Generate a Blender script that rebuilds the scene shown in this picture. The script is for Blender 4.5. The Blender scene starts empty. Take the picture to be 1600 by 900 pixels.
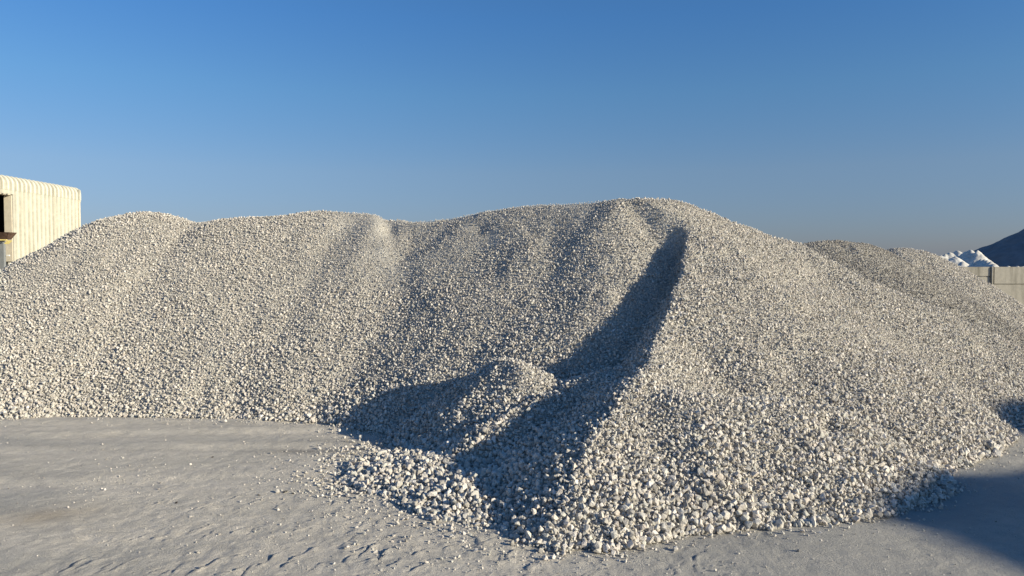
import bpy, bmesh, math, random
import numpy as np
from mathutils import Vector, Euler, Matrix

random.seed(11)
rng = np.random.default_rng(11)
scene = bpy.context.scene
COL = scene.collection

# ------------------------------------------------------------------ camera, sky, sun, exposure
CAM_H = 1.65
F_PX, CU, CV, V_HOR = 1155.0, 800.0, 450.0, 412.0
PITCH = math.atan((CV - V_HOR) / F_PX)
cam_d = bpy.data.cameras.new("camera")
cam = bpy.data.objects.new("camera", cam_d)
COL.objects.link(cam)
cam_d.sensor_width = 36.0
cam_d.lens = 36.0 * F_PX / 1600.0
cam_d.clip_start, cam_d.clip_end = 0.05, 6000.0
cam.location = (0, 0, CAM_H)
cam.rotation_euler = (math.radians(90) - PITCH, 0, 0)
scene.camera = cam

SUN_EL = math.radians(17.6)
SUN_AZ = math.radians(115.0)          # clockwise from +Y
S = Vector((math.sin(SUN_AZ) * math.cos(SUN_EL), math.cos(SUN_AZ) * math.cos(SUN_EL), math.sin(SUN_EL)))
world = bpy.data.worlds.new("World")
scene.world = world
world.use_nodes = True
wn, wl = world.node_tree.nodes, world.node_tree.links
bg = wn["Background"]
sky = wn.new("ShaderNodeTexSky")
sky.sky_type = 'NISHITA'
sky.sun_disc = False
sky.sun_elevation = SUN_EL
sky.sun_rotation = SUN_AZ
sky.altitude = 100.0
sky.air_density = 1.0
sky.dust_density = 0.3
sky.ozone_density = 5.0
# thick low haze dulls the sky towards the horizon, the upper sky is a deeper blue
wt = wn.new("ShaderNodeTexCoord"); ws = wn.new("ShaderNodeSeparateXYZ"); wl.new(wt.outputs["Generated"], ws.inputs[0])
wr = wn.new("ShaderNodeValToRGB"); wl.new(ws.outputs[2], wr.inputs[0])
el_ = wr.color_ramp.elements
el_[0].position, el_[0].color = 0.02, (0.60, 0.58, 0.76, 1)
el_[1].position, el_[1].color = 0.31, (0.67, 0.97, 1.16, 1)
e_ = el_.new(0.0); e_.color = (0.50, 0.53, 0.82, 1)
e_ = el_.new(0.12); e_.color = (0.89, 0.81, 0.85, 1)
e_ = el_.new(0.22); e_.color = (0.80, 0.96, 1.02, 1)
wm = wn.new("ShaderNodeMix"); wm.data_type = 'RGBA'; wm.blend_type = 'MULTIPLY'; wm.inputs[0].default_value = 1.0
wl.new(sky.outputs[0], wm.inputs[6]); wl.new(wr.outputs[0], wm.inputs[7])
wl.new(wm.outputs[2], bg.inputs[0])
bg.inputs[1].default_value = 0.08
sun_d = bpy.data.lights.new("sun", 'SUN')
sun_d.energy = 5.0
sun_d.angle = math.radians(0.6)
sun_d.color = (1.0, 0.90, 0.70)
sun = bpy.data.objects.new("sun", sun_d)
COL.objects.link(sun)
sun.rotation_euler = S.to_track_quat('Z', 'Y').to_euler()
sun.location = S * 60
scene.view_settings.view_transform = 'Standard'
scene.view_settings.look = 'None'
scene.view_settings.gamma = 1.0
scene.view_settings.use_curve_mapping = False
scene.view_settings.exposure = 0.56

# ------------------------------------------------------------------ helpers
def at(u, v, D):
    """point of the place seen at pixel (u, v) of the 1600x900 photo, D metres ahead"""
    a, b = (u - CU) / F_PX, (CV - v) / F_PX
    dy = math.cos(PITCH) + b * math.sin(PITCH)
    dz = -math.sin(PITCH) + b * math.cos(PITCH)
    return np.array((a * D / dy, D, CAM_H + dz * D / dy))

def project(p):
    p = np.asarray(p, float)
    y, z = p[..., 1], p[..., 2] - CAM_H
    fw = y * math.cos(PITCH) - z * math.sin(PITCH)
    up = y * math.sin(PITCH) + z * math.cos(PITCH)
    return CU + F_PX * p[..., 0] / fw, CV - F_PX * up / fw, fw

_T = rng.random((256, 256))
def vnoise(x, y, s=0):
    x = np.asarray(x, float) + 37.7 * s; y = np.asarray(y, float) + 91.3 * s
    xi, yi = np.floor(x).astype(int), np.floor(y).astype(int)
    fx, fy = x - xi, y - yi
    fx = fx * fx * fx * (fx * (fx * 6 - 15) + 10); fy = fy * fy * fy * (fy * (fy * 6 - 15) + 10)
    g = lambda i, j: _T[i & 255, j & 255]
    return (g(xi, yi) * (1 - fx) * (1 - fy) + g(xi + 1, yi) * fx * (1 - fy)
            + g(xi, yi + 1) * (1 - fx) * fy + g(xi + 1, yi + 1) * fx * fy) * 2 - 1
def fbm(x, y, octaves=4, s=0):
    t = 0; a = 1.0; n = 0
    for k in range(octaves):
        t = t + a * vnoise(x * 2 ** k, y * 2 ** k, s + k); n += a; a *= 0.5
    return t / n
def sstep(a, b, x):
    t = np.clip((x - a) / (b - a), 0, 1); return t * t * (3 - 2 * t)

def tag(o, label=None, cat=None, group=None, kind=None):
    for k, v in (("label", label), ("category", cat), ("group", group), ("kind", kind)):
        if v: o[k] = v
    return o
def link(name, me, mat=None, parent=None):
    o = bpy.data.objects.new(name, me); COL.objects.link(o)
    if mat is not None: me.materials.append(mat)
    if parent is not None: o.parent = parent
    return o
def empty(name, loc):
    o = bpy.data.objects.new(name, None); COL.objects.link(o); o.location = loc; o.empty_display_size = 0.3
    bpy.context.view_layer.update()
    return o
def np_mesh(name, V, F, smooth=True):
    me = bpy.data.meshes.new(name)
    V = np.ascontiguousarray(V, dtype=np.float32); F = np.ascontiguousarray(F, dtype=np.int32)
    n = F.shape[1]
    me.vertices.add(len(V)); me.vertices.foreach_set("co", V.ravel())
    me.loops.add(F.size); me.loops.foreach_set("vertex_index", F.ravel())
    me.polygons.add(len(F))
    me.polygons.foreach_set("loop_start", np.arange(0, F.size, n, dtype=np.int32))
    me.polygons.foreach_set("use_smooth", np.full(len(F), smooth))
    me.update(calc_edges=True); me.validate()
    return me
def grid_mesh(name, xs, ys, Z, smooth=True, keep=None):
    X, Y = np.meshgrid(xs, ys)
    V = np.stack([X, Y, Z], -1).reshape(-1, 3)
    nx, ny = len(xs), len(ys)
    i = np.arange(nx * ny).reshape(ny, nx)
    F = np.stack([i[:-1, :-1], i[:-1, 1:], i[1:, 1:], i[1:, :-1]], -1).reshape(-1, 4)
    if keep is not None:
        kf = (keep[:-1, :-1] | keep[:-1, 1:] | keep[1:, 1:] | keep[1:, :-1]).reshape(-1)
        F = F[kf]
        used = np.unique(F); remap = np.zeros(len(V), int); remap[used] = np.arange(len(used))
        V, F = V[used], remap[F]
    return np_mesh(name, V, F, smooth)

class MB:
    """collects simple solids into one mesh"""
    def __init__(self): self.bm = bmesh.new()
    def box(self, a, b, bevel=0.0):
        g = bmesh.ops.create_cube(self.bm, size=1.0)
        a, b = Vector(a), Vector(b); c, d = (a + b) / 2, b - a
        for v in g['verts']: v.co = Vector((v.co.x * d.x, v.co.y * d.y, v.co.z * d.z)) + c
        if bevel:
            es = list({e for v in g['verts'] for e in v.link_edges})
            bmesh.ops.bevel(self.bm, geom=es, offset=bevel, segments=2, affect='EDGES')
        return self
    def hexa(self, lo, hi):
        """solid between two quads (4 points each, same order)"""
        v = [self.bm.verts.new(p) for p in list(lo) + list(hi)]
        for f in ((3, 2, 1, 0), (4, 5, 6, 7), (0, 1, 5, 4), (1, 2, 6, 5), (2, 3, 7, 6), (3, 0, 4, 7)):
            self.bm.faces.new([v[i] for i in f])
        return self
    def build(self, name, mat, parent=None, smooth=False):
        bmesh.ops.recalc_face_normals(self.bm, faces=self.bm.faces)
        me = bpy.data.meshes.new(name); self.bm.to_mesh(me); self.bm.free()
        if smooth:
            for p in me.polygons: p.use_smooth = True
        o = link(name, me, mat, parent)
        if parent is not None: o.matrix_parent_inverse = parent.matrix_world.inverted()
        return o

# ------------------------------------------------------------------ materials
def new_mat(name, rough=0.9):
    m = bpy.data.materials.new(name); m.use_nodes = True
    nt = m.node_tree; b = nt.nodes["Principled BSDF"]
    b.inputs["Roughness"].default_value = rough
    b.inputs["Specular IOR Level"].default_value = 0.25
    return m, nt, b
def ramp(nt, fac, stops):
    r = nt.nodes.new("ShaderNodeValToRGB")
    el = r.color_ramp.elements
    while len(el) > 1: el.remove(el[-1])
    el[0].position, el[0].color = stops[0][0], (*stops[0][1], 1)
    for p, c in stops[1:]:
        e = el.new(p); e.color = (*c, 1)
    if fac is not None: nt.links.new(fac, r.inputs[0])
    return r
def noise(nt, scale, detail=4, rough=0.55, coord="Object", vec=None):
    n = nt.nodes.new("ShaderNodeTexNoise")
    n.inputs["Scale"].default_value = scale; n.inputs["Detail"].default_value = detail
    n.inputs["Roughness"].default_value = rough
    if vec is None:
        t = nt.nodes.new("ShaderNodeTexCoord"); vec = t.outputs[coord]
    nt.links.new(vec, n.inputs["Vector"])
    return n
def mix(nt, a, b, fac, mode='MIX'):
    m = nt.nodes.new("ShaderNodeMix"); m.data_type = 'RGBA'; m.blend_type = mode
    for s, val in ((m.inputs[0], fac), (m.inputs[6], a), (m.inputs[7], b)):
        if hasattr(val, "links"): nt.links.new(val, s)
        elif isinstance(val, (int, float)): s.default_value = val
        else: s.default_value = (*val, 1)
    return m.outputs[2]
def bump(nt, b, h, strength, dist):
    n = nt.nodes.new("ShaderNodeBump"); n.inputs["Strength"].default_value = strength; n.inputs["Distance"].default_value = dist
    nt.links.new(h, n.inputs["Height"])
    prev = b.inputs["Normal"].links
    if prev: nt.links.new(prev[0].from_socket, n.inputs["Normal"])
    nt.links.new(n.outputs[0], b.inputs["Normal"])

# crushed stone: each stone its own tone
def stone_mat(name, k):
    M, nt, b = new_mat(name, 0.92)
    oi = nt.nodes.new("ShaderNodeObjectInfo")
    cols = [(0.0, (0.27, 0.26, 0.23)), (0.12, (0.42, 0.405, 0.36)), (0.34, (0.54, 0.52, 0.46)), (0.5, (0.65, 0.625, 0.555)),
            (0.62, (0.50, 0.505, 0.45)), (0.72, (0.70, 0.68, 0.61)), (0.86, (0.60, 0.55, 0.475)), (1.0, (0.76, 0.74, 0.68))]
    r1 = ramp(nt, oi.outputs["Random"], [(p, tuple(x * k * t for x, t in zip(c, (1.04, 1.015, 1.03)))) for p, c in cols])
    n1 = noise(nt, 2.2, 3); n2 = noise(nt, 9.0, 4)
    r2 = ramp(nt, n1.outputs[0], [(0.3, (0.80, 0.80, 0.80)), (0.7, (1.05, 1.04, 1.02))])
    nt.links.new(mix(nt, r1.outputs[0], r2.outputs[0], 1.0, 'MULTIPLY'), b.inputs["Base Color"])
    bump(nt, b, n2.outputs[0], 0.35, 0.08)
    return M
M_STONE = stone_mat("crushed_stone", 1.0)
M_STONE2 = stone_mat("greyer_crushed_stone", 0.73)

# the fine crushed material under and between the stones
M_FINES, nt, b = new_mat("stone_fines", 0.95)
tc = nt.nodes.new("ShaderNodeTexCoord")
vo = nt.nodes.new("ShaderNodeTexVoronoi"); vo.inputs["Scale"].default_value = 48
nt.links.new(tc.outputs["Object"], vo.inputs["Vector"])
rv = nt.nodes.new("ShaderNodeSeparateColor"); nt.links.new(vo.outputs["Color"], rv.inputs[0])
rc = ramp(nt, rv.outputs[0], [(0.0, (0.30, 0.285, 0.25)), (0.5, (0.42, 0.40, 0.355)), (1.0, (0.54, 0.515, 0.455))])
nb = noise(nt, 1.6, 4)
rb = ramp(nt, nb.outputs[0], [(0.35, (0.90, 0.90, 0.90)), (0.65, (1.05, 1.04, 1.02))])
nt.links.new(mix(nt, rc.outputs[0], rb.outputs[0], 1.0, 'MULTIPLY'), b.inputs["Base Color"])
mt = nt.nodes.new("ShaderNodeMath"); mt.operation = 'SUBTRACT'; mt.inputs[0].default_value = 1.0
nt.links.new(vo.outputs["Distance"], mt.inputs[1])
bump(nt, b, mt.outputs[0], 0.8, 0.012)
bump(nt, b, noise(nt, 130, 3).outputs[0], 0.5, 0.006)

# compacted stone-dust yard
M_GROUND, nt, b = new_mat("stone_dust_yard", 0.95)
tc = nt.nodes.new("ShaderNodeTexCoord")
mp = nt.nodes.new("ShaderNodeMapping"); mp.inputs["Scale"].default_value = (0.35, 1.3, 1.0); mp.inputs["Rotation"].default_value = (0, 0, math.radians(-10))
nt.links.new(tc.outputs["Object"], mp.inputs["Vector"])
g1 = noise(nt, 1.1, 5, 0.6, vec=mp.outputs[0])
rg = ramp(nt, g1.outputs[0], [(0.30, (0.43, 0.405, 0.36)), (0.45, (0.53, 0.495, 0.43)), (0.60, (0.59, 0.545, 0.47)), (0.75, (0.64, 0.595, 0.515))])
g2 = noise(nt, 9, 6, 0.65)
rg2 = ramp(nt, g2.outputs[0], [(0.3, (0.82, 0.82, 0.82)), (0.7, (1.10, 1.09, 1.08))])
c = mix(nt, rg.outputs[0], rg2.outputs[0], 1.0, 'MULTIPLY')
g3 = noise(nt, 140, 4, 0.7)
rg3 = ramp(nt, g3.outputs[0], [(0.30, (0.68, 0.68, 0.68)), (0.5, (1, 1, 1)), (0.70, (1.25, 1.24, 1.22))])
c = mix(nt, c, rg3.outputs[0], 1.0, 'MULTIPLY')
at_st = nt.nodes.new("ShaderNodeAttribute"); at_st.attribute_name = "stain"
sep = nt.nodes.new("ShaderNodeSeparateColor"); nt.links.new(at_st.outputs["Color"], sep.inputs[0])
c = mix(nt, c, (0.36, 0.28, 0.18), sep.outputs[0])
c = mix(nt, c, (0.13, 0.12, 0.11), sep.outputs[1])
c = mix(nt, c, (0.29, 0.292, 0.28), sep.outputs[2])
nt.links.new(c, b.inputs["Base Color"])
bump(nt, b, g3.outputs[0], 0.9, 0.012)
bump(nt, b, noise(nt, 45, 5, 0.6).outputs[0], 0.45, 0.02)

def plain(name, col, rough=0.8, var=0.12, scale=6.0, bmp=0.0, metallic=0.0):
    m, nt, b = new_mat(name, rough)
    n = noise(nt, scale, 5)
    lo = tuple(x * (1 - var) for x in col); hi = tuple(min(1, x * (1 + var)) for x in col)
    r = ramp(nt, n.outputs[0], [(0.3, lo), (0.7, hi)])
    nt.links.new(r.outputs[0], b.inputs["Base Color"]); b.inputs["Metallic"].default_value = metallic
    if bmp: bump(nt, b, n.outputs[0], bmp, 0.03)
    return m
def streaky(name, col, dirt, rough=0.7, sx=5.0, sz=0.35, amount=0.5):
    """paint or concrete with dirt running down it"""
    m, nt, b = new_mat(name, rough)
    tc = nt.nodes.new("ShaderNodeTexCoord")
    mp = nt.nodes.new("ShaderNodeMapping"); mp.inputs["Scale"].default_value = (sx, sx, sz)
    nt.links.new(tc.outputs["Object"], mp.inputs["Vector"])
    n = noise(nt, 1.0, 6, 0.6, vec=mp.outputs[0])
    f = ramp(nt, n.outputs[0], [(0.50, (0, 0, 0)), (0.72, (amount,) * 3)])
    n2 = noise(nt, 7.0, 5)
    r2 = ramp(nt, n2.outputs[0], [(0.3, (0.9, 0.9, 0.9)), (0.7, (1.05, 1.05, 1.05))])
    c = mix(nt, col, r2.outputs[0], 1.0, 'MULTIPLY')
    nt.links.new(mix(nt, c, dirt, f.outputs[0]), b.inputs["Base Color"])
    bump(nt, b, n2.outputs[0], 0.25, 0.02)
    return m
M_CREAM = streaky("cream_painted_sheet", (0.57, 0.55, 0.45), (0.28, 0.24, 0.17), 0.5, 4.0, 0.25, 0.45)
def rib_tone(m, period, lo):
    """darker colour, broken up by noise, in the troughs between the pressed ribs"""
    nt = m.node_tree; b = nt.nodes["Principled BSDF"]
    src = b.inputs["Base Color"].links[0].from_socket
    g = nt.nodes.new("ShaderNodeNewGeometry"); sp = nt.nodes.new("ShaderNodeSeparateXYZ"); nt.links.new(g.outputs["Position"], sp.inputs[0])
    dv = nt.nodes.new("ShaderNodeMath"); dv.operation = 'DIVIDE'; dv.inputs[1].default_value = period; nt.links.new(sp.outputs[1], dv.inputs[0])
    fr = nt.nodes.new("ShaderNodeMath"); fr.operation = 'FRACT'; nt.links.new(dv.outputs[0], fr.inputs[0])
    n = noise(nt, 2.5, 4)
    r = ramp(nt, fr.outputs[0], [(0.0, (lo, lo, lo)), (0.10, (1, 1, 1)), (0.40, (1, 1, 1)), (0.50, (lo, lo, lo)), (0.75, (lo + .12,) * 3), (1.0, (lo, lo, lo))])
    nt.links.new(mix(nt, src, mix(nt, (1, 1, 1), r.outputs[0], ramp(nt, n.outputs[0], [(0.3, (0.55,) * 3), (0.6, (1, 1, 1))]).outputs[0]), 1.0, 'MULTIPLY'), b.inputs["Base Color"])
rib_tone(M_CREAM, 0.27, 0.62)  # darker bands that follow the rib spacing
M_TRIM = streaky("cream_trim", (0.62, 0.56, 0.44), (0.36, 0.30, 0.22), 0.55, 3.0, 0.4, 0.4)
M_ROOF = plain("faded_roof_sheet", (0.55, 0.47, 0.38), 0.6)
M_CONC = streaky("weathered_concrete", (0.36, 0.335, 0.28), (0.15, 0.14, 0.11), 0.9, 3.0, 0.35, 0.85)
M_DARKIN = plain("interior_shade_black", (0.02, 0.018, 0.016), 0.9)  # near-black colour paints in the deep shade behind the doorway
M_RUST = plain("rusty_steel", (0.085, 0.052, 0.035), 0.85, 0.45, 9.0, 0.3)
M_GREYST = plain("grey_painted_steel", (0.20, 0.21, 0.21), 0.6, 0.12, 5.0)
M_YELLOW = plain("worn_yellow_paint", (0.72, 0.60, 0.22), 0.6, 0.15)
M_WHITE = plain("white_paint", (0.75, 0.73, 0.66), 0.6, 0.08)
M_WHEAP = plain("white_rock_powder", (0.60, 0.575, 0.52), 0.95, 0.22, 4.0, 1.0)
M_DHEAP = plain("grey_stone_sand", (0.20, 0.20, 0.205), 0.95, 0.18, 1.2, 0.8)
M_DARKBIT = plain("dark_clod", (0.05, 0.045, 0.04), 0.9)

# ------------------------------------------------------------------ shape of the heaps (height fields)
def ridge(pts, slope, r=0.25, step=0.10, brk=99.0, sl2=0.5):
    """cones along a crest given as (u, v, D) photo points"""
    P = [at(*p) for p in pts]
    out = []
    for a, bb in zip(P[:-1], P[1:]) if len(P) > 1 else [(P[0], P[0])]:
        n = max(1, int(np.linalg.norm(bb - a) / step))
        for k in range(n): out.append(a + (bb - a) * k / n)
    out.append(P[-1])
    return [(p[0], p[1], p[2], slope, r, brk, sl2) for p in out]

def ridge_xyz(P, slope, r, step=0.1, brk=99.0, sl2=0.5):
    P = [np.array(p, float) for p in P]; out = []
    for a, bb in zip(P[:-1], P[1:]):
        n = max(1, int(np.linalg.norm(bb - a) / step))
        out += [a + (bb - a) * k / n for k in range(n)]
    out.append(P[-1])
    return [(p[0], p[1], p[2], slope, r, brk, sl2) for p in out]
def surf(*ridges): return list(ridges)
LEFT = surf(
    ridge([(150, 355, 11.3), (185, 336, 11.5), (220, 330, 11.6), (250, 333, 11.6), (280, 343, 11.6), (305, 352, 11.6)], 0.70, 0.30),
    ridge([(318, 349, 11.5), (350, 341, 11.4), (430, 337, 11.4), (500, 330, 11.5), (560, 332, 11.5), (604, 334, 11.25), (640, 348, 11.05)], 0.71, 0.20),
    ridge([(640, 348, 11.0), (700, 340, 10.8), (760, 329, 10.55)], 0.80, 0.10),
    ridge([(760, 329, 10.55), (820, 320, 10.3), (860, 317, 10.12)], 0.83, 0.06, 0.04, 1.4, 0.66),
    ridge([(860, 317, 10.12), (900, 314, 9.95), (940, 311, 9.75), (962, 308, 9.6)], 0.88, 0.04, 0.04, 1.35, 0.64),
)
RIM = [(957, 303, 12.5), (961, 308, 9.6), (985, 324, 9.5), (1030, 342, 9.25), (1058, 360, 9.08), (1071, 386, 8.85), (1064, 430, 8.3), (1050, 468, 7.7), (1036, 506, 7.1),
       (1022, 545, 6.5), (978, 602, 5.76), (948, 645, 5.36), (925, 684, 5.07), (900, 738, 4.76), (875, 793, 4.50), (850, 845, 4.33)]
RIGHT = surf(
    ridge([(962, 308, 9.55), (1010, 308, 9.6), (1040, 311, 9.65)], 0.68, 0.12),
    ridge([(1040, 311, 9.65), (1055, 313, 9.7), (1100, 331, 9.8)], 0.70, 0.12),
    ridge([(1100, 331, 9.8), (1160, 353, 9.9), (1200, 369, 10.0), (1240, 377, 10.0)], 0.70, 0.12),
    ridge([(1240, 379, 10.0), (1285, 402, 9.8), (1330, 430, 9.6), (1400, 458, 9.6), (1470, 485, 9.6), (1540, 520, 9.5), (1610, 556, 9.4), (1680, 595, 9.3)], 0.80, 0.15),
    ridge(RIM[1:], 0.60, 0.06, 0.04),
)
MOUNDS = surf(
    ridge([(560, 548, 8.95), (600, 512, 9.1), (655, 474, 9.2), (700, 450, 9.2), (760, 436, 9.15), (820, 438, 9.0), (850, 446, 8.8)], 0.80, 0.10),
    ridge([(908, 456, 8.4), (930, 446, 8.35), (952, 450, 8.25)], 0.78, 0.06),
    ridge([(822, 566, 6.85), (808, 558, 7.0), (786, 558, 7.2), (760, 574, 7.15), (730, 602, 7.02), (680, 642, 6.95), (630, 678, 6.9)], 0.70, 0.05),
    ridge([(846, 616, 6.4), (806, 636, 6.25), (764, 660, 6.1)], 0.70, 0.05),
    ridge_xyz([(-0.15, 5.30, 0.13), (-0.40, 5.45, 0.10), (-0.72, 5.56, 0.07), (-0.93, 5.72, 0.055), (-1.02, 6.0, 0.055)], 0.20, 0.05),
    ridge_xyz([(-0.6, 5.75, 0.10), (-0.78, 5.98, 0.08)], 0.22, 0.05),
)
FLANK = surf(ridge_xyz([(1.3, 5.75, 0.68), (1.9, 5.8, 0.60), (2.4, 5.95, 0.52)], 0.62, 0.2))
MAIN = "main"
REAR2 = surf(ridge([(1225, 396, 11.0), (1265, 379, 11.2), (1310, 374, 11.3), (1350, 381, 11.5), (1400, 410, 11.7), (1480, 460, 11.9), (1560, 505, 12.1)], 0.70, 0.25))
REAR3 = surf(ridge([(1370, 400, 12.8), (1398, 388, 12.9), (1425, 388, 13.0), (1458, 400, 13.2), (1510, 437, 13.4), (1590, 484, 13.6), (1660, 530, 13.8)], 0.74, 0.2))

def cones_height(ridges, X, Y, k=0.03):
    acc = None
    for rd in ridges:
        h = np.full(X.shape, -9.0)
        for (px, py, pz, sl, r, brk, sl2) in rd:
            d = np.sqrt((X - px) ** 2 + (Y - py) ** 2 + r * r) - r
            np.maximum(h, pz - np.where(d < brk, sl * d, sl * brk + sl2 * (d - brk)), out=h)
        acc = h if acc is None else smax_(acc, h, k)
    return acc
def smax_(a, b_, k):
    return np.maximum(a, b_) + k * np.exp(-np.abs(a - b_) / k) * 0.5

def rim_cut(X, Y, slope):
    """on the scooped side of the rim nothing stands above a steep face falling from it"""
    P = [at(*p) for p in RIM]
    scoop = []
    for a, b_ in zip(P[1:-1], P[2:]):
        n_ = max(1, int(np.linalg.norm(b_ - a) / 0.03))
        for k in range(n_):
            q = a + (b_ - a) * k / n_
            w = float(sstep(6.4, 7.0, q[1]))               # low end of the spur slopes gently, the scoop face is steep
            scoop.append((q[0], q[1], q[2], 0.42 + (1.12 - 0.42) * w, 0.0, 1.0 + 0.3 * w, 0.56 + 0.10 * w))
    best = np.full(X.shape, 1e9); zc = np.zeros(X.shape); side = np.zeros(X.shape)
    for a, b_ in zip(P[:-1], P[1:]):
        dx, dy = b_[0] - a[0], b_[1] - a[1]; L2 = dx * dx + dy * dy
        t = np.clip(((X - a[0]) * dx + (Y - a[1]) * dy) / L2, 0, 1)
        qx, qy = a[0] + t * dx, a[1] + t * dy
        d2 = (X - qx) ** 2 + (Y - qy) ** 2
        m = d2 < best - 1e-9
        best = np.where(m, d2, best); zc = np.where(m, a[2] + t * (b_[2] - a[2]), zc)
        side = np.where(m, (X - a[0]) * dy - (Y - a[1]) * dx, side)     # >0: scooped side
    d = np.sqrt(best)
    return np.where(side > 0, cones_height([scoop], X, Y) + 0.02, 99.0)

def heap_height(ridges, X, Y, seed, rough=1.0):
    wx = X + rough * (0.05 * fbm(X * 1.6, Y * 1.6, 3, seed) + 0.02 * fbm(X * 6, Y * 6, 2, seed + 5))
    wy = Y + rough * (0.05 * fbm(X * 1.6, Y * 1.6, 3, seed + 11) + 0.02 * fbm(X * 6, Y * 6, 2, seed + 15))
    if ridges == "main":
        h = -smax_(-cones_height(RIGHT + FLANK, wx, wy), -rim_cut(wx, wy, 0.83), 0.08)
        h = smax_(h, cones_height(LEFT, wx, wy), 0.03)
        h = smax_(h, cones_height(MOUNDS, wx, wy), 0.03)
    else:
        h = cones_height(ridges, wx, wy)
    if ridges == "main": rough = rough * (1 - 0.78 * sstep(7.8, 8.6, Y) * sstep(-1.8, -0.9, X) * (1 - sstep(1.6, 2.1, X)))
    return h + rough * (0.030 * fbm(X * 1.8, Y * 1.8, 3, seed + 21) + 0.014 * fbm(X * 7, Y * 7, 3, seed + 25)) - 0.01

def in_bowl(X, Y, Z):
    """1 where the back of the bowl was scraped and shows fine dusty material"""
    u, v, _ = project(np.stack([X, Y, Z], -1))
    f = sstep(430, 600, u) * (1 - sstep(900, 990, u)) * sstep(9.2, 9.9, Y)
    low = np.interp(u, [330, 520, 640, 700, 760, 860, 960], [365, 400, 455, 446, 434, 410, 350])
    return f * (1 - sstep(-12, 45, v - low))

XS = np.arange(-10.5, 9.5, 0.04); YS = np.arange(3.9, 15.2, 0.04)
GX, GY = np.meshgrid(XS, YS)
H_MAIN = heap_height(MAIN, GX, GY, 3)
# rills and small slumps down the scraped back of the bowl
bw = in_bowl(GX, GY, H_MAIN)
rill = vnoise(GX * 3.2 + 0.6 * GY, GY * 0.45, 41); rill2 = vnoise(GX * 8 + GY, GY * 0.8, 44)
H_MAIN = H_MAIN - bw * 0.02 * np.clip(fbm(GX * 2.2 + 0.8 * GY, GY * 1.1, 4, 41) - 0.15, 0, 1) + bw * 0.018 * np.clip(fbm(GX * 6, GY * 6, 3, 47), 0, 1)
def dent(u, v, D, ru, depth, ang=0.0, ratio=2.0):
    global H_MAIN
    p = at(u, v, D); c, s = math.cos(ang), math.sin(ang)
    a = (GX - p[0]) * c + (GY - p[1]) * s; b_ = -(GX - p[0]) * s + (GY - p[1]) * c
    H_MAIN = H_MAIN - depth * np.exp(-((a / ru) ** 2 + (b_ / (ru * ratio)) ** 2))
dent(608, 372, 11.0, 0.14, 0.16, 0.3, 3.0)
dent(640, 385, 10.6, 0.05, 0.05, 0.35, 5.0)
dent(750, 350, 10.2, 0.06, 0.05, 0.5, 4.0)
dent(830, 372, 9.7, 0.06, 0.05, 0.5, 4.0)
dent(1265, 655, 6.0, 0.07, 0.10, -0.4, 2.6)
dent(1295, 700, 5.6, 0.06, 0.07, -0.5, 3.0)
dent(1100, 560, 6.6, 0.35, 0.04)
for k_ in range(46):                             # scattered slumps on the outer faces
    p_ = (rng.uniform(-8, 7), rng.uniform(5, 12)); r_ = rng.uniform(0.08, 0.26); d_ = rng.uniform(-0.05, 0.05)
    if -1.8 < p_[0] < 2.2 and p_[1] > 7.6: d_ *= 0.15
    H_MAIN = H_MAIN - d_ * np.exp(-(((GX - p_[0]) / r_) ** 2 + ((GY - p_[1]) / (r_ * 2)) ** 2))
# loose stone cannot keep a razor edge: soften the summit a little
soft = H_MAIN.copy()
for k_ in range(3):
    soft[1:-1, 1:-1] = (4 * soft[1:-1, 1:-1] + 2 * (soft[:-2, 1:-1] + soft[2:, 1:-1] + soft[1:-1, :-2] + soft[1:-1, 2:])
                        + soft[:-2, :-2] + soft[:-2, 2:] + soft[2:, :-2] + soft[2:, 2:]) / 16
H_MAIN = H_MAIN + sstep(8.75, 9.1, GY) * (soft - H_MAIN)
H_R2 = heap_height(REAR2, GX, GY, 60)
H_R3 = heap_height(REAR3, GX, GY, 80)

def bil(Z, x, y):
    fx = (x - XS[0]) / 0.04; fy = (y - YS[0]) / 0.04
    i = np.clip(np.floor(fx).astype(int), 0, len(XS) - 2); j = np.clip(np.floor(fy).astype(int), 0, len(YS) - 2)
    a, b_ = fx - i, fy - j
    return Z[j, i] * (1 - a) * (1 - b_) + Z[j, i + 1] * a * (1 - b_) + Z[j + 1, i] * (1 - a) * b_ + Z[j + 1, i + 1] * a * b_

# ------------------------------------------------------------------ ground: one sheet out to the horizon
def graded(segs, far, n=34):
    core = np.concatenate([np.arange(a, b_, st) for a, b_, st in segs])
    g = np.geomspace(0.04, far, n)
    return np.concatenate([(core[0] - g)[::-1], core, core[-1] + g])
gx = graded([(-5.4, -2.6, 0.025), (-2.6, 1.6, 0.011), (1.6, 4.8, 0.025)], 2500)
gy = graded([(3.3, 5.3, 0.011), (5.3, 9.2, 0.025)], 2500)
X, Y = np.meshgrid(gx, gy)
near = sstep(-9, -5, X) * (1 - sstep(4.6, 8, X)) * sstep(1.5, 3.3, Y) * (1 - sstep(8.8, 12, Y))
Zg = 0.016 * fbm(X * 0.8, Y * 0.8, 3, 5) + near * (0.005 * fbm(X * 4, Y * 4, 4, 7) + 0.0035 * fbm(X * 16, Y * 16, 3, 9))
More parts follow.
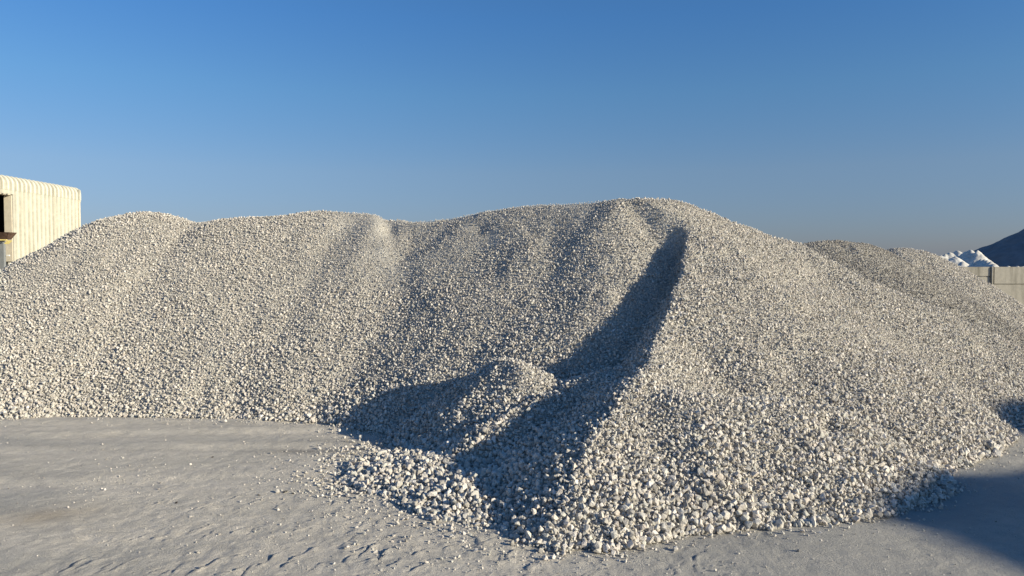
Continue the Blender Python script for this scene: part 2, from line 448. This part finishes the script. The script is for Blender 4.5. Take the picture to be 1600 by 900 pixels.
# short torn ridges and cracks left where tyre lugs lifted the damp crust
scar_rng = np.random.default_rng(77)
def scar(x0, y0, ang, length, w, h):
    i0, i1 = np.searchsorted(gx, [x0 - length, x0 + length]); j0, j1 = np.searchsorted(gy, [y0 - length, y0 + length])
    if i1 - i0 < 2 or j1 - j0 < 2: return
    A, B = X[j0:j1, i0:i1] - x0, Y[j0:j1, i0:i1] - y0
    c, s_ = math.cos(ang), math.sin(ang)
    t = A * c + B * s_
    n_ = -A * s_ + B * c + 0.035 * vnoise(t * 9 + x0 * 31, t * 0 + y0 * 17, 190) + 0.012 * vnoise(t * 30 + x0 * 31, t * 0 + y0, 191)
    env = (1 - sstep(0.30 * length, 0.5 * length, np.abs(t))) * (0.55 + 0.45 * vnoise(t * 18 + x0 * 7, t * 0 + y0 * 5, 192))
    # a lifted lip on one side, a small drop on the other
    Zg[j0:j1, i0:i1] += h * env * (np.exp(-(n_ / w) ** 2) - 0.8 * np.exp(-((n_ - 1.6 * w) / (0.9 * w)) ** 2) + 0.45 * np.exp(-((n_ + 2.4 * w) / (2.4 * w)) ** 2))
for (x0, y0, ang, width, pitch, xa, xb, h) in ((-1.4, 4.02, 0.12, 0.42, 0.135, -1.8, 1.4, 0.011), (-1.7, 4.50, 0.15, 0.36, 0.15, -1.3, 1.6, 0.009), (-2.3, 4.98, 0.12, 0.36, 0.16, -1.0, 1.6, 0.007),
                                              (0.2, 3.85, 0.30, 0.35, 0.15, -0.7, 0.9, 0.007), (-3.4, 5.6, 0.1, 0.4, 0.2, -0.8, 2.2, 0.004)):
    a_ = xa
    while a_ < xb:
        a_ += pitch * scar_rng.uniform(0.35, 0.9)
        if scar_rng.random() < 0.25: continue
        off = scar_rng.uniform(-0.3, 0.3) * width
        px_, py_ = x0 + a_ * math.cos(ang) - off * math.sin(ang), y0 + a_ * math.sin(ang) + off * math.cos(ang)
        scar(px_, py_, scar_rng.normal(1.22, 0.16), scar_rng.uniform(0.10, 0.32), scar_rng.uniform(0.005, 0.010), h * scar_rng.uniform(0.5, 1.25))
for k_ in range(90):                                    # curved loose crusts right of the tracks
    scar(scar_rng.uniform(-1.0, 0.2), scar_rng.uniform(3.7, 4.5), scar_rng.normal(0.35, 0.4), scar_rng.uniform(0.08, 0.3), scar_rng.uniform(0.006, 0.012), scar_rng.uniform(0.001, 0.006))
# long shallow wheel ruts running across the yard
for (yy, an, dp, sd) in ((7.15, 0.10, 0.016, 1), (6.55, 0.06, 0.012, 2), (5.55, 0.08, 0.009, 3), (7.6, 0.03, 0.010, 4)):
    q = Y - yy - an * (X + 2.5) + 0.06 * vnoise(X * 0.7, Y * 0.7, 150 + sd)
    Zg = Zg - near * dp * np.exp(-(q / 0.10) ** 2) + near * dp * 0.6 * np.exp(-((q - 0.2) / 0.09) ** 2)
# lumpy crust near the lower left corner and the apron
lump = sstep(0.1, 0.55, fbm(X * 1.1 + 3, Y * 1.6, 3, 160))
crust = (1 - sstep(4.3, 5.6, Y)) * (1 - sstep(0.2, 1.2, X))
Zg = Zg + near * crust * (0.006 * np.clip(fbm(X * 9 + 2 * Y, Y * 5, 4, 171), -0.2, 1) + 0.004 * np.abs(fbm(X * 20, Y * 14, 3, 173)))
Zg = Zg + near * lump * 0.009 * np.clip(fbm(X * 22, Y * 22, 3, 165), 0, 1)
me = grid_mesh("ground", gx, gy, Zg)
st = np.zeros((X.size, 4), np.float32); st[:, 3] = 1
def blob(u, v, ru, rv):
    uu, vv, _ = project(np.stack([X, Y, np.zeros_like(X)], -1))
    p = at(u, v, CAM_H * F_PX / (v - V_HOR)); q1 = at(u + ru, v, p[1]); q2 = CAM_H * F_PX / (v - rv - V_HOR)
    a = (X - p[0]) / (q1[0] - p[0]); b_ = (Y - p[1]) / (q2 - p[1])
    return np.exp(-(a ** 2 + b_ ** 2))
tan = 0.42 * blob(85, 805, 75, 14) + 0.3 * blob(20, 820, 80, 14)
st[:, 0] = np.clip((tan * (0.7 + 0.6 * fbm(X * 4, Y * 4, 3, 170))).ravel(), 0, 1)
dk = np.zeros_like(X)
for (u, v, ru, rv, am) in ((470, 706, 75, 5, .55), (400, 693, 120, 3, .25), (90, 700, 60, 2.5, .35), (350, 661, 90, 2, .2), (190, 705, 80, 2, .25), (560, 775, 50, 3, .3), (150, 682, 60, 2, .2), (520, 690, 60, 4, .3)):
    dk = dk + am * blob(u, v, ru, rv)
st[:, 1] = np.clip((dk * (0.6 + 0.9 * fbm(X * 3, Y * 8, 3, 175))).ravel(), 0, 0.8)
gr = sstep(-0.6, 1.2, X) * 0.6 + 0.5 * sstep(0.0, 0.5, fbm(X * 0.5, Y * 1.2, 3, 180))
st[:, 2] = np.clip((gr * 0.8).ravel(), 0, 0.8)
ca = me.attributes.new("stain", 'FLOAT_COLOR', 'POINT'); ca.data.foreach_set("color", st.ravel())
ground = tag(link("ground", me, M_GROUND), kind="structure")

# ------------------------------------------------------------------ stones
def stone_mesh(name, seed, detail):
    r = random.Random(seed)
    bm = bmesh.new()
    for _ in range(13 if not detail else 15):
        d = Vector((r.gauss(0, 1), r.gauss(0, 1), r.gauss(0, 1))).normalized()
        bm.verts.new(d * r.uniform(0.86, 1.04))
    sx, sy, sz = r.uniform(0.9, 1.2), r.uniform(0.8, 1.0), r.uniform(0.66, 0.94)
    for v in bm.verts: v.co = Vector((v.co.x * sx, v.co.y * sy, v.co.z * sz)) * 0.5
    g = bmesh.ops.convex_hull(bm, input=bm.verts)
    bmesh.ops.delete(bm, geom=[v for v in bm.verts if not v.link_faces], context='VERTS')
    if detail:
        bmesh.ops.bevel(bm, geom=list(bm.edges), offset=0.035, segments=2, affect='EDGES', profile=0.6)
        bmesh.ops.triangulate(bm, faces=bm.faces)
    bmesh.ops.recalc_face_normals(bm, faces=bm.faces)
    m = bpy.data.meshes.new(name); bm.to_mesh(m); bm.free()
    m.materials.append(M_STONE)
    return m
STONE_COL = bpy.data.collections.new("stone_shapes")     # source shapes, not linked to the scene
for k in range(14):
    o = bpy.data.objects.new("stone_shape", stone_mesh("stone", 500 + k, False)); STONE_COL.objects.link(o)
STONE_COL2 = bpy.data.collections.new("grey_stone_shapes")
for k in range(14):
    m_ = STONE_COL.objects[k].data.copy(); m_.materials.clear(); m_.materials.append(M_STONE2)
    STONE_COL2.objects.link(bpy.data.objects.new("grey_stone_shape", m_))
FINE_STONES = [stone_mesh("stone", 700 + k, True) for k in range(16)]

def gn_group(col, nm):
    g = bpy.data.node_groups.new(nm, 'GeometryNodeTree')
    g.interface.new_socket("Geometry", in_out='INPUT', socket_type='NodeSocketGeometry')
    g.interface.new_socket("Geometry", in_out='OUTPUT', socket_type='NodeSocketGeometry')
    N, L = g.nodes, g.links
    gi, go = N.new("NodeGroupInput"), N.new("NodeGroupOutput")
    ci = N.new("GeometryNodeCollectionInfo"); ci.inputs["Collection"].default_value = col
    ci.inputs["Separate Children"].default_value = True; ci.inputs["Reset Children"].default_value = True
    ip = N.new("GeometryNodeInstanceOnPoints"); ip.inputs["Pick Instance"].default_value = True
    def named(n, t):
        a = N.new("GeometryNodeInputNamedAttribute"); a.data_type = t; a.inputs["Name"].default_value = n
        return [s for s in a.outputs if s.enabled][0]
    er = N.new("FunctionNodeEulerToRotation")
    L.new(gi.outputs[0], ip.inputs["Points"]); L.new(ci.outputs[0], ip.inputs["Instance"])
    L.new(named("pick", 'INT'), ip.inputs["Instance Index"])
    L.new(named("turn", 'FLOAT_VECTOR'), er.inputs[0]); L.new(er.outputs[0], ip.inputs["Rotation"])
    L.new(named("size", 'FLOAT'), ip.inputs["Scale"])
    L.new(ip.outputs[0], go.inputs[0])
    return g
GN = gn_group(STONE_COL, "scatter_stones"); GN2 = gn_group(STONE_COL2, "scatter_grey_stones")
def scatter(name, P, size, parent=None, gn=None):
    n = len(P)
    me = bpy.data.meshes.new(name); me.vertices.add(n)
    me.vertices.foreach_set("co", np.ascontiguousarray(P, dtype=np.float32).ravel())
    a = me.attributes.new("size", 'FLOAT', 'POINT'); a.data.foreach_set("value", size.astype(np.float32))
    a = me.attributes.new("turn", 'FLOAT_VECTOR', 'POINT'); a.data.foreach_set("vector", rng.uniform(0, 6.283, (n, 3)).astype(np.float32).ravel())
    a = me.attributes.new("pick", 'INT', 'POINT'); a.data.foreach_set("value", rng.integers(0, 14, n).astype(np.int32))
    me.update()
    o = link(name, me, M_STONE, parent); o["kind"] = "stuff"
    md = o.modifiers.new("stones", 'NODES'); md.node_group = gn or GN
    return o

def normals_of(Z):
    dzy, dzx = np.gradient(Z, 0.04, 0.04)
    return dzx, dzy
def stones_on(Z, others, spacing, med, sig, lift, smin, smax, ymax=99, fine=True):
    nx, ny = int((XS[-1] - XS[0]) / spacing), int((YS[-1] - YS[0]) / spacing)
    ix, iy = np.meshgrid(np.arange(nx), np.arange(ny))
    x = XS[0] + (ix.ravel() + rng.uniform(-0.5, 0.5, ix.size) + 0.5 * (iy.ravel() % 2)) * spacing
    y = YS[0] + (iy.ravel() + rng.uniform(-0.5, 0.5, ix.size)) * spacing
    ok = (x > XS[0] + .1) & (x < XS[-1] - .1) & (y > YS[0] + .1) & (y < min(YS[-1] - .1, ymax)) & (np.abs(x) < 0.78 * y + 0.8)
    x, y = x[ok], y[ok]
    z = bil(Z, x, y)
    ok = z > -0.004
    for o in others: ok &= z > bil(o, x, y) - 0.03
    x, y, z = x[ok], y[ok], z[ok]
    dzx, dzy = normals_of(Z)
    n = np.stack([-bil(dzx, x, y), -bil(dzy, x, y), np.ones_like(x)], -1); n /= np.linalg.norm(n, axis=1)[:, None]
    P = np.stack([x, y, z], -1)
    v = np.array((0, 0, CAM_H)) - P; v /= np.linalg.norm(v, axis=1)[:, None]
    ok = (n * v).sum(1) > -0.30
    P, n = P[ok], n[ok]
    s = np.clip(med * np.exp(rng.normal(0, sig, len(P))), smin, smax)
    # the big ones roll to the foot
    s *= 0.49 + (0.42 - 0.12 * sstep(6.6, 7.8, P[:, 1])) * np.exp(-np.clip(P[:, 2], 0, 9) / 0.40)
    # patches of coarser and finer stone
    s *= 1.0 + 0.26 * fbm(P[:, 0] * 1.1, P[:, 1] * 1.1, 3, 300)
    if fine:
        bwl = in_bowl(P[:, 0], P[:, 1], P[:, 2])
        st_ = sstep(0.12, 0.40, vnoise(P[:, 0] * 2.6 + 1.3 * P[:, 1], P[:, 1] * 0.7, 310) + 0.4 * vnoise(P[:, 0] * 9, P[:, 1] * 3, 311))
        keep = rng.random(len(P)) > bwl * (0.15 + 0.5 * st_)
        s *= 1 - 0.30 * bwl
        P, n, s = P[keep], n[keep], s[keep]
    P = P + n * (s * rng.uniform(lift[0], lift[1], len(P)))[:, None]
    P[:, 2] = np.maximum(P[:, 2], 0.30 * s)
    return P, s

def heap(Z, keepz, label, layers, others, shape_name="gravel_heap"):
    me = grid_mesh(shape_name, XS, YS, Z - 0.012, keep=Z > -0.06)
    o = tag(link(shape_name, me, M_FINES), label, "gravel heap", "heaps of pale crushed stone")
    P, s = [], []
    for L_ in layers:
        a, c_ = stones_on(Z, others, *L_); P.append(a); s.append(c_)
    return o, np.concatenate(P), np.concatenate(s)

main, PM, SM = heap(H_MAIN, 0, "largest pale crushed stone heap with a scooped bowl and a spur towards the viewer",
    [(0.0235, 0.037, 0.28, (-0.50, -0.10), 0.010, 0.06), (0.028, 0.040, 0.40, (0.05, 0.50), 0.010, 0.072), (0.032, 0.018, 0.25, (-0.6, 0.3), 0.01, 0.03, 8.5)], [H_R2, H_R3])
rear2, P2, S2 = heap(H_R2, 0, "rounded crushed stone heap directly behind the right flank of the big heap",
    [(0.024, 0.037, 0.26, (-0.40, 0.05), 0.010, 0.06, 99, False), (0.032, 0.042, 0.28, (0.05, 0.42), 0.012, 0.066, 99, False)], [H_MAIN, H_R3])
rear3, P3, S3 = heap(H_R3, 0, "low farthest crushed stone heap sloping down to the concrete wall on the right",
    [(0.024, 0.037, 0.26, (-0.40, 0.05), 0.010, 0.06, 99, False), (0.032, 0.042, 0.28, (0.05, 0.42), 0.012, 0.066, 99, False)], [H_MAIN, H_R2])

# the stones that show largest become objects of their own
u_, v_, fw_ = project(PM)
px = SM / fw_ * F_PX
vis = (u_ > 5) & (u_ < 1595) & (v_ < 893)
order = np.argsort(-np.where(vis, px, 0))
N_SOLO = 215
solo = order[:N_SOLO]; rest = np.ones(len(PM), bool); rest[solo] = False
# stones that rolled off the foot
m_ = 90000
sx_ = rng.uniform(-3.6, 5.6, m_); sy_ = rng.uniform(4.0, 8.3, m_)
hh = bil(H_MAIN, sx_, sy_)
dist = -np.clip(hh, -1, 0.0) / 0.45
left_ = sstep(-2.2, -1.2, sx_) * (1 - sstep(-0.9, -0.3, sx_)) * sstep(5.0, 5.4, sy_)
kp = (hh < 0.004) & (rng.random(m_) < 0.55 * np.exp(-dist / (0.045 + 0.12 * left_)) + 0.02 * left_ * np.exp(-dist / 0.6))
sx_, sy_ = sx_[kp], sy_[kp]
ss_ = np.clip(0.020 * np.exp(rng.normal(0, 0.4, len(sx_))), 0.009, 0.042)
SP = np.stack([sx_, sy_, 0.32 * ss_], -1)
scatter("loose_gravel", np.concatenate([PM[rest], SP]), np.concatenate([SM[rest], ss_]), main)
scatter("loose_gravel", P2, S2, rear2, GN2)
scatter("loose_gravel", P3, S3, rear3)

n_stone = [0]
def stone(p, s, label, group, mat=None, flat=1.0):
    k = n_stone[0]; n_stone[0] += 1
    me = FINE_STONES[k % len(FINE_STONES)]
    o = bpy.data.objects.new("stone", me); COL.objects.link(o)
    o.location = [float(c) for c in p]
    o.scale = (float(s), float(s), float(s) * flat)
    o.rotation_euler = (random.uniform(-.5, .5), random.uniform(-.5, .5), random.uniform(0, 6.28)) if flat < 1 or label else (0, 0, 0)
    if mat is not None:
        o.material_slots[0].link = 'OBJECT'; o.material_slots[0].material = mat
    return tag(o, label, "stone", group)
for i in solo:
    o = stone(PM[i], SM[i], "pale angular crushed stone lying among others on the near toe of the biggest heap", "large stones on the near toe of the gravel heap")
    o.rotation_euler = [random.uniform(0, 6.28) for _ in range(3)]

def ground_z(x, y):
    i = int(np.clip(np.searchsorted(gx, x), 1, len(gx) - 1)); j = int(np.clip(np.searchsorted(gy, y), 1, len(gy) - 1))
    return float(Zg[j - 1:j + 1, i - 1:i + 1].mean())
def on_ground(u, v): return at(u, v, CAM_H * F_PX / (v - V_HOR) * (1 + 0.0))
def drop(u, v, wpx, label, group=None, mat=None, flat=1.0):
    D = CAM_H * F_PX / (v - V_HOR); p = at(u, v, D); s = wpx / F_PX * D
    return stone((p[0], p[1] , ground_z(p[0], p[1]) + 0.30 * s * flat), s, label, group, mat, flat)
drop(1055, 863, 11, "lone pale rounded stone on bare ground before the heap, casting a shadow to its left")
drop(934, 869, 15, "biggest loose white stone on the ground just below the tip of the big heap")
drop(999, 856, 12, "loose pale stone at the heap's front edge, between the tip and a lone stone")
drop(852, 880, 11, "frontmost loose white stone below the very tip of the heap")
drop(964, 867, 7, "small loose pale stone beside the biggest loose white stone")
drop(1224, 827, 8, "small white stone lying alone just off the right front edge of the heap")
drop(845, 868, 12, "white stone at the extreme tip of the heap, next to the frontmost loose stone")
for (u, v, w) in ((966, 879, 4), (976, 874, 4), (1014, 876, 4), (1032, 880, 3), (906, 892, 4), (905, 884, 3), (1082, 856, 4), (1178, 836, 4), (1270, 818, 5), (1246, 826, 4), (1340, 806, 5), (1412, 792, 5), (1455, 762, 5), (1100, 845, 5), (880, 878, 5), (1320, 812, 4)):
    drop(u, v, w, "tiny loose pale stone on the bare ground in front of the heap's right foot", "tiny loose stones before the heap")
k_ = 0
while k_ < 46:
    u, v = random.gauss(535, 26), random.gauss(735, 26)
    if not (490 < u < 600 and 685 < v < 785): continue
    drop(u, v, random.uniform(3.5, 8), "small loose pale stone strewn on the ground left of the heap's shaded foot", "loose stones strewn left of the heap foot"); k_ += 1
drop(446, 774, 9, "larger of two small black clods lying together on the grey ground", None, M_DARKBIT, 0.45)
drop(458, 776, 7, "smaller of two small black clods lying together on the grey ground", None, M_DARKBIT, 0.45)
drop(405, 779, 6, "black clod left of the pair of black clods on the grey ground", None, M_DARKBIT, 0.45)
drop(332, 717, 5, "lone small black clod on the yard nearest the middle of the left heap foot", None, M_DARKBIT, 0.45)
drop(275, 791, 6, "lone black clod among tyre marks at the lower left", None, M_DARKBIT, 0.4)
drop(248, 791, 5, "small white pebble left of a black clod at the lower left", None, None, 0.7)
drop(424, 711, 7, "flat white stone beside the dark streak on the yard", None, None, 0.6)

# grit strewn over the yard
n = 34000
x = rng.uniform(-5.5, 4.6, n); y = 3.5 + 5.0 * rng.random(n) ** 1.4
m = fbm(x * 1.1 + 3, y * 1.6, 3, 160)
hm = np.where((y > YS[0]) & (x > XS[0]), np.maximum(bil(H_MAIN, x, np.maximum(y, YS[0] + .01)), -1), -1)
near_foot = np.exp(np.clip(hm, -1, 0) / 0.10)
keep = (hm < 0.0) & (rng.random(n) < 0.06 + 0.45 * sstep(0.05, 0.5, m) + 0.9 * near_foot * (1 - 0.5 * sstep(0.2, 1.0, x)))
x, y = x[keep], y[keep]
sz = np.clip(0.0065 * (1 + 1.1 * near_foot[keep]) * np.exp(rng.normal(0, 0.5, len(x))), 0.003, 0.026)
ji = np.clip(np.searchsorted(gy, y), 1, len(gy) - 1); ii = np.clip(np.searchsorted(gx, x), 1, len(gx) - 1)
grit = scatter("grit", np.stack([x, y, Zg[ji, ii] + 0.15 * sz], -1), sz)

# ------------------------------------------------------------------ shed at the left
SX = -19.9
shed = tag(empty("metal_shed", (SX - 6, 28.0, 0)), "cream ribbed metal shed with a rounded eave and dark doorway at the left", "shed")
Y0, Y1, DOOR0, DOOR1 = 20.0, 34.1, 22.5, 29.55
ZB, ZS, ZE, ZH = 1.75, 4.62, 5.02, 4.40
def rib_off(y):
    f = (y / 0.27) % 1.0
    return 0.085 * np.clip(np.minimum((f - 0.0) / 0.10, (0.44 - f) / 0.10), 0, 1)
def ribbed(name, y0, y1, profile, mat, extra=0.0):
    """sheet along y with pressed ribs; profile = list of (inset towards -x, z) going up"""
    ys = np.arange(y0, y1 + 1e-6, 0.027)
    V, F = [], []
    for yv in ys:
        ro = float(rib_off(yv)) + extra
        for j, (dx, z) in enumerate(profile):
            if j == 0: tx, tz = profile[1][0] - dx, profile[1][1] - z
            elif j == len(profile) - 1: tx, tz = dx - profile[j - 1][0], z - profile[j - 1][1]
            else: tx, tz = profile[j + 1][0] - profile[j - 1][0], profile[j + 1][1] - profile[j - 1][1]
            l = math.hypot(tx, tz); nx_, nz_ = tz / l, -(-tx) / l * 1.0
            V.append((SX - dx + nx_ * ro, yv, z + nz_ * ro))
    m = len(profile)
    for i in range(len(ys) - 1):
        for j in range(m - 1):
            F.append((i * m + j, (i + 1) * m + j, (i + 1) * m + j + 1, i * m + j + 1))
    me = np_mesh(name, np.array(V), np.array(F), smooth=False)
    o = link(name, me, mat, shed); o.matrix_parent_inverse = shed.matrix_world.inverted()
    return o
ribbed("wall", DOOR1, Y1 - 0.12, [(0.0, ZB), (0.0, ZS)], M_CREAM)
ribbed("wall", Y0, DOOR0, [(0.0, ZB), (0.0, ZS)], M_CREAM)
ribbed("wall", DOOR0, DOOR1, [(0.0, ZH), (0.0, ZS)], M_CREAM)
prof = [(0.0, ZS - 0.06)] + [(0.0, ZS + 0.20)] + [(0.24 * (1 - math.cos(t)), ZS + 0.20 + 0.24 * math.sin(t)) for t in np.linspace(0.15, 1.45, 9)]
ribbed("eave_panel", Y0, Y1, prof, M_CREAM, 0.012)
MB().hexa([(SX - 0.21, Y0, ZS + 0.40), (SX - 0.21, Y1, ZS + 0.40), (SX - 12, Y1, ZS + 1.25), (SX - 12, Y0, ZS + 1.25)],
          [(SX - 0.21, Y0, ZS + 0.45), (SX - 0.21, Y1, ZS + 0.45), (SX - 12, Y1, ZS + 1.30), (SX - 12, Y0, ZS + 1.30)]).build("roof", M_ROOF, shed)
MB().box((SX - 0.02, Y1 - 0.12, ZB), (SX + 0.06, Y1 - 0.004, ZS - 0.06), 0.01).build("corner_trim", M_TRIM, shed)
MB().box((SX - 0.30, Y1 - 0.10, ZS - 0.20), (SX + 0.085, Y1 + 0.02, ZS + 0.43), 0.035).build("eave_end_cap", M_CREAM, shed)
MB().box((SX - 0.32, DOOR1 - 0.05, ZB - 0.02), (SX - 0.01, DOOR1, ZH + 0.02), 0.008).build("door_jamb", M_TRIM, shed)
MB().box((SX - 0.32, DOOR0, ZB - 0.02), (SX - 0.01, DOOR0 + 0.05, ZH + 0.02), 0.008).build("door_jamb", M_TRIM, shed)
MB().box((SX - 0.32, DOOR0 + 0.05, ZH - 0.03), (SX - 0.01, DOOR1 - 0.05, ZH + 0.02), 0.008).build("door_head", M_TRIM, shed)
MB().box((SX - 0.25, DOOR1 - 0.03, -0.1), (SX + 0.02, Y1 - 0.02, ZB - 0.04), 0.02).box((SX - 0.25, Y0, -0.1), (SX + 0.02, DOOR0, ZB - 0.04), 0.02).build("plinth", M_CONC, shed)
MB().box((SX - 12, Y1 - 0.10, -0.1), (SX - 0.06, Y1 - 0.02, ZS + 0.3)).box((SX - 12, Y0 + 0.02, -0.1), (SX - 0.06, Y0 + 0.10, ZS + 0.3)).build("gable_wall", M_TRIM, shed)
MB().box((SX - 12.1, Y0, -0.1), (SX - 12, Y1, ZS + 1.25)).box((SX - 11.9, Y0 + .2, -0.08), (SX - .35, Y1 - .2, 0.05)).box((SX - 11.9, Y1 - .3, 0.06), (SX - .34, Y1 - .18, ZS + .35)).box((SX - 11.9, Y0 + .2, ZS + .24), (SX - .34, Y1 - .32, ZS + .30)).build("interior", M_DARKIN, shed)  # far and ceiling panels added in shade black to keep the doorway dark
MB().box((SX - 0.10, DOOR1 - 0.20, 0.0), (SX + 0.00, DOOR1 - 0.08, ZB - 0.06), 0.01).build("door_post", M_WHITE, shed)

# feed hopper standing before the shed door
HD = 25.5
def hp(u, v, d=HD): return tuple(at(u, v, d))
hopper = tag(empty("feed_hopper", (at(-30, 412, HD)[0], HD, 0)), "rusty flared feed hopper on a grey steel leg in front of the dark shed door", "hopper")
def zu(v): return float(at(0, v, HD)[2])
def xu(u): return float(at(u, 400, HD)[0])
zt, zb_ = zu(363), zu(374)
MB().hexa([(xu(-90), HD, zb_), (xu(12), HD, zb_), (xu(12), HD + 0.2, zb_), (xu(-90), HD + 0.2, zb_)],
          [(xu(-100), HD - 0.12, zt), (xu(18), HD - 0.12, zt), (xu(18), HD + 0.32, zt), (xu(-100), HD + 0.32, zt)]).build("hopper_tray", M_RUST, hopper)
MB().box((xu(-90), HD - 0.10, zb_ - 0.045), (xu(14), HD - 0.06, zb_ + 0.0), 0.006).build("edge_bar", M_YELLOW, hopper)
MB().hexa([(xu(-45), HD - .1, 0.0), (xu(9), HD - .1, 0.0), (xu(9), HD + .05, 0.0), (xu(-45), HD + .05, 0.0)],
          [(xu(-20), HD + .06, zb_ - 0.08), (xu(4), HD + .06, zb_ - 0.08), (xu(4), HD + .16, zb_ - 0.08), (xu(-20), HD + .16, zb_ - 0.08)]).build("leg", M_GREYST, hopper)
MB().hexa([(xu(3), HD + .1, zu(381)), (xu(5), HD + .1, zu(381)), (xu(5), HD + .3, zu(381)), (xu(3), HD + .3, zu(381))],
          [(xu(9), HD + .1, zb_ - .03), (xu(11), HD + .1, zb_ - .03), (xu(11), HD + .3, zb_ - .03), (xu(9), HD + .3, zb_ - .03)]).build("brace", M_YELLOW, hopper)
MB().box((xu(7), HD + .1, zu(400)), (xu(11), HD + .16, zu(398)), 0.004).build("bracket", M_WHITE, hopper)

# ------------------------------------------------------------------ concrete wall at the right
WD = 30.0
wall = tag(empty("concrete_wall", (at(1552, 412, WD)[0], WD, 0)), "weathered grey concrete block wall behind the right end of the gravel heaps", "wall")
def wx_(u): return float(at(u, 412, WD)[0])
zt = float(at(1552, 417, WD)[2])
h1, h2 = 0.70, 0.39
def block(x0, x1, z0, z1, yo=0.0): MB().box((x0, WD + yo, z0), (x1, WD + 0.5 + yo, z1), 0.018).build("block", M_CONC, wall)
xj = wx_(1553.2)
for k in range(6):
    x0 = xj + 0.012 + k * 2.6
    block(x0, x0 + 2.59, zt - h1, zt, 0.0)
for k in range(6):
    x0 = xj - 0.7 + k * 2.6
    block(x0, x0 + 2.59, -0.10, zt - h1 - 0.014, 0.01)
xl = xj - 0.02
block(wx_(1549.5), xl, -0.10, zt + 0.01, -0.02)                     # slim end post
for k in range(3):
    x1 = wx_(1549.5) - 0.012 - k * 2.4
    block(x1 - 2.39, x1, zt - h2, zt, 0.04)
for k in range(3):
    x1 = wx_(1549.5) - 0.012 - k * 2.4
    block(x1 - 2.39, x1, -0.1, zt - h2 - 0.012, 0.05)

# ------------------------------------------------------------------ heaps beyond the wall
def far_heap(name, crest, slope, mat, label, seed, amp=0.25, r=0.2, cell=0.2, group=None, grain=0.0):
    pts = []
    P = [np.array(p, float) for p in crest]
    for a, b_ in (zip(P[:-1], P[1:]) if len(P) > 1 else [(P[0], P[0])]):
        n_ = max(1, int(np.linalg.norm(b_ - a) / 0.3))
        pts += [a + (b_ - a) * k / n_ for k in range(n_)]
    pts.append(P[-1]); pts = np.array(pts)
    R = pts[:, 2].max() / slope + 1
    xs = np.arange(pts[:, 0].min() - R, pts[:, 0].max() + R, cell); ys = np.arange(pts[:, 1].min() - R, pts[:, 1].max() + R, cell)
    A, B = np.meshgrid(xs, ys)
    WA, WB = A + amp * fbm(A * .5, B * .5, 3, seed), B + amp * fbm(A * .5, B * .5, 3, seed + 7)
    h = np.full(A.shape, -9.0)
    for p in pts: np.maximum(h, p[2] - slope * (np.sqrt((WA - p[0]) ** 2 + (WB - p[1]) ** 2 + r * r) - r), out=h)
    h = h + amp * 0.5 * fbm(A * 0.9, B * 0.9, 4, seed + 13) + amp * grain * (np.abs(fbm(A * 2.6, B * 2.6, 4, seed + 17)) - 0.25)
    me = grid_mesh(name, xs, ys, np.maximum(h, -0.3), keep=h > -0.2)
    return tag(link(name, me, mat), label, "heap", group)
def c3(u, v, D): return tuple(at(u, v, D))
G = "white rock heaps beyond the concrete wall"
far_heap("rock_heap", [c3(1508, 391, 46), c3(1515, 388, 45.5), c3(1528, 391, 45)], 1.0, M_WHEAP, "tallest and blockiest white rock heap beyond the concrete wall", 400, 0.22, 0.05, 0.06, G, 0.55)
far_heap("rock_heap", [c3(1474, 399, 50), c3(1490, 394, 50), c3(1502, 392, 50)], 0.8, M_WHEAP, "mostly shaded white rock heap behind and left of the tallest white heap", 420, 0.35, 0.05, 0.06, G, 0.4)
far_heap("rock_heap", [c3(1491, 400, 40), c3(1502, 408, 39.5)], 0.75, M_WHEAP, "small sunlit white rock heap in front of the shaded white heap, left of a gap", 440, 0.12, 0.03, 0.05, G, 0.7)
far_heap("rock_heap", [c3(1531, 404, 38), c3(1536, 404.5, 37.6), c3(1552, 412, 36.5)], 0.7, M_WHEAP, "low white rock heap with one dark shaded side right above the wall's upright joint", 460, 0.14, 0.03, 0.05, G, 0.7)
far_heap("rock_heap", [c3(1575, 415.5, 34), c3(1592, 416, 34), c3(1640, 415, 34)], 0.8, M_WHEAP, "lumpy white rock strip peeping over the top of the wall before the dark heap", 480, 0.30, 0.03, 0.05, G, 0.7)
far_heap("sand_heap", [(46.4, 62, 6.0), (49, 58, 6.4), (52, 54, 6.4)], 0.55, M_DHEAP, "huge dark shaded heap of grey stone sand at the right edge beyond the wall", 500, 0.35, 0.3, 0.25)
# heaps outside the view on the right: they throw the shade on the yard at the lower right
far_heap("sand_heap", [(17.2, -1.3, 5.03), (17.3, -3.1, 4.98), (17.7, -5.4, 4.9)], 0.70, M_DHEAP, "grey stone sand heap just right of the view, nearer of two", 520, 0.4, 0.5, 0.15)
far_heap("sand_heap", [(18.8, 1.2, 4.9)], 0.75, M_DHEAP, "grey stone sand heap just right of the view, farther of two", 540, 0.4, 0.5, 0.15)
print("stones", len(PM), len(P2), len(P3), "solo", n_stone[0])
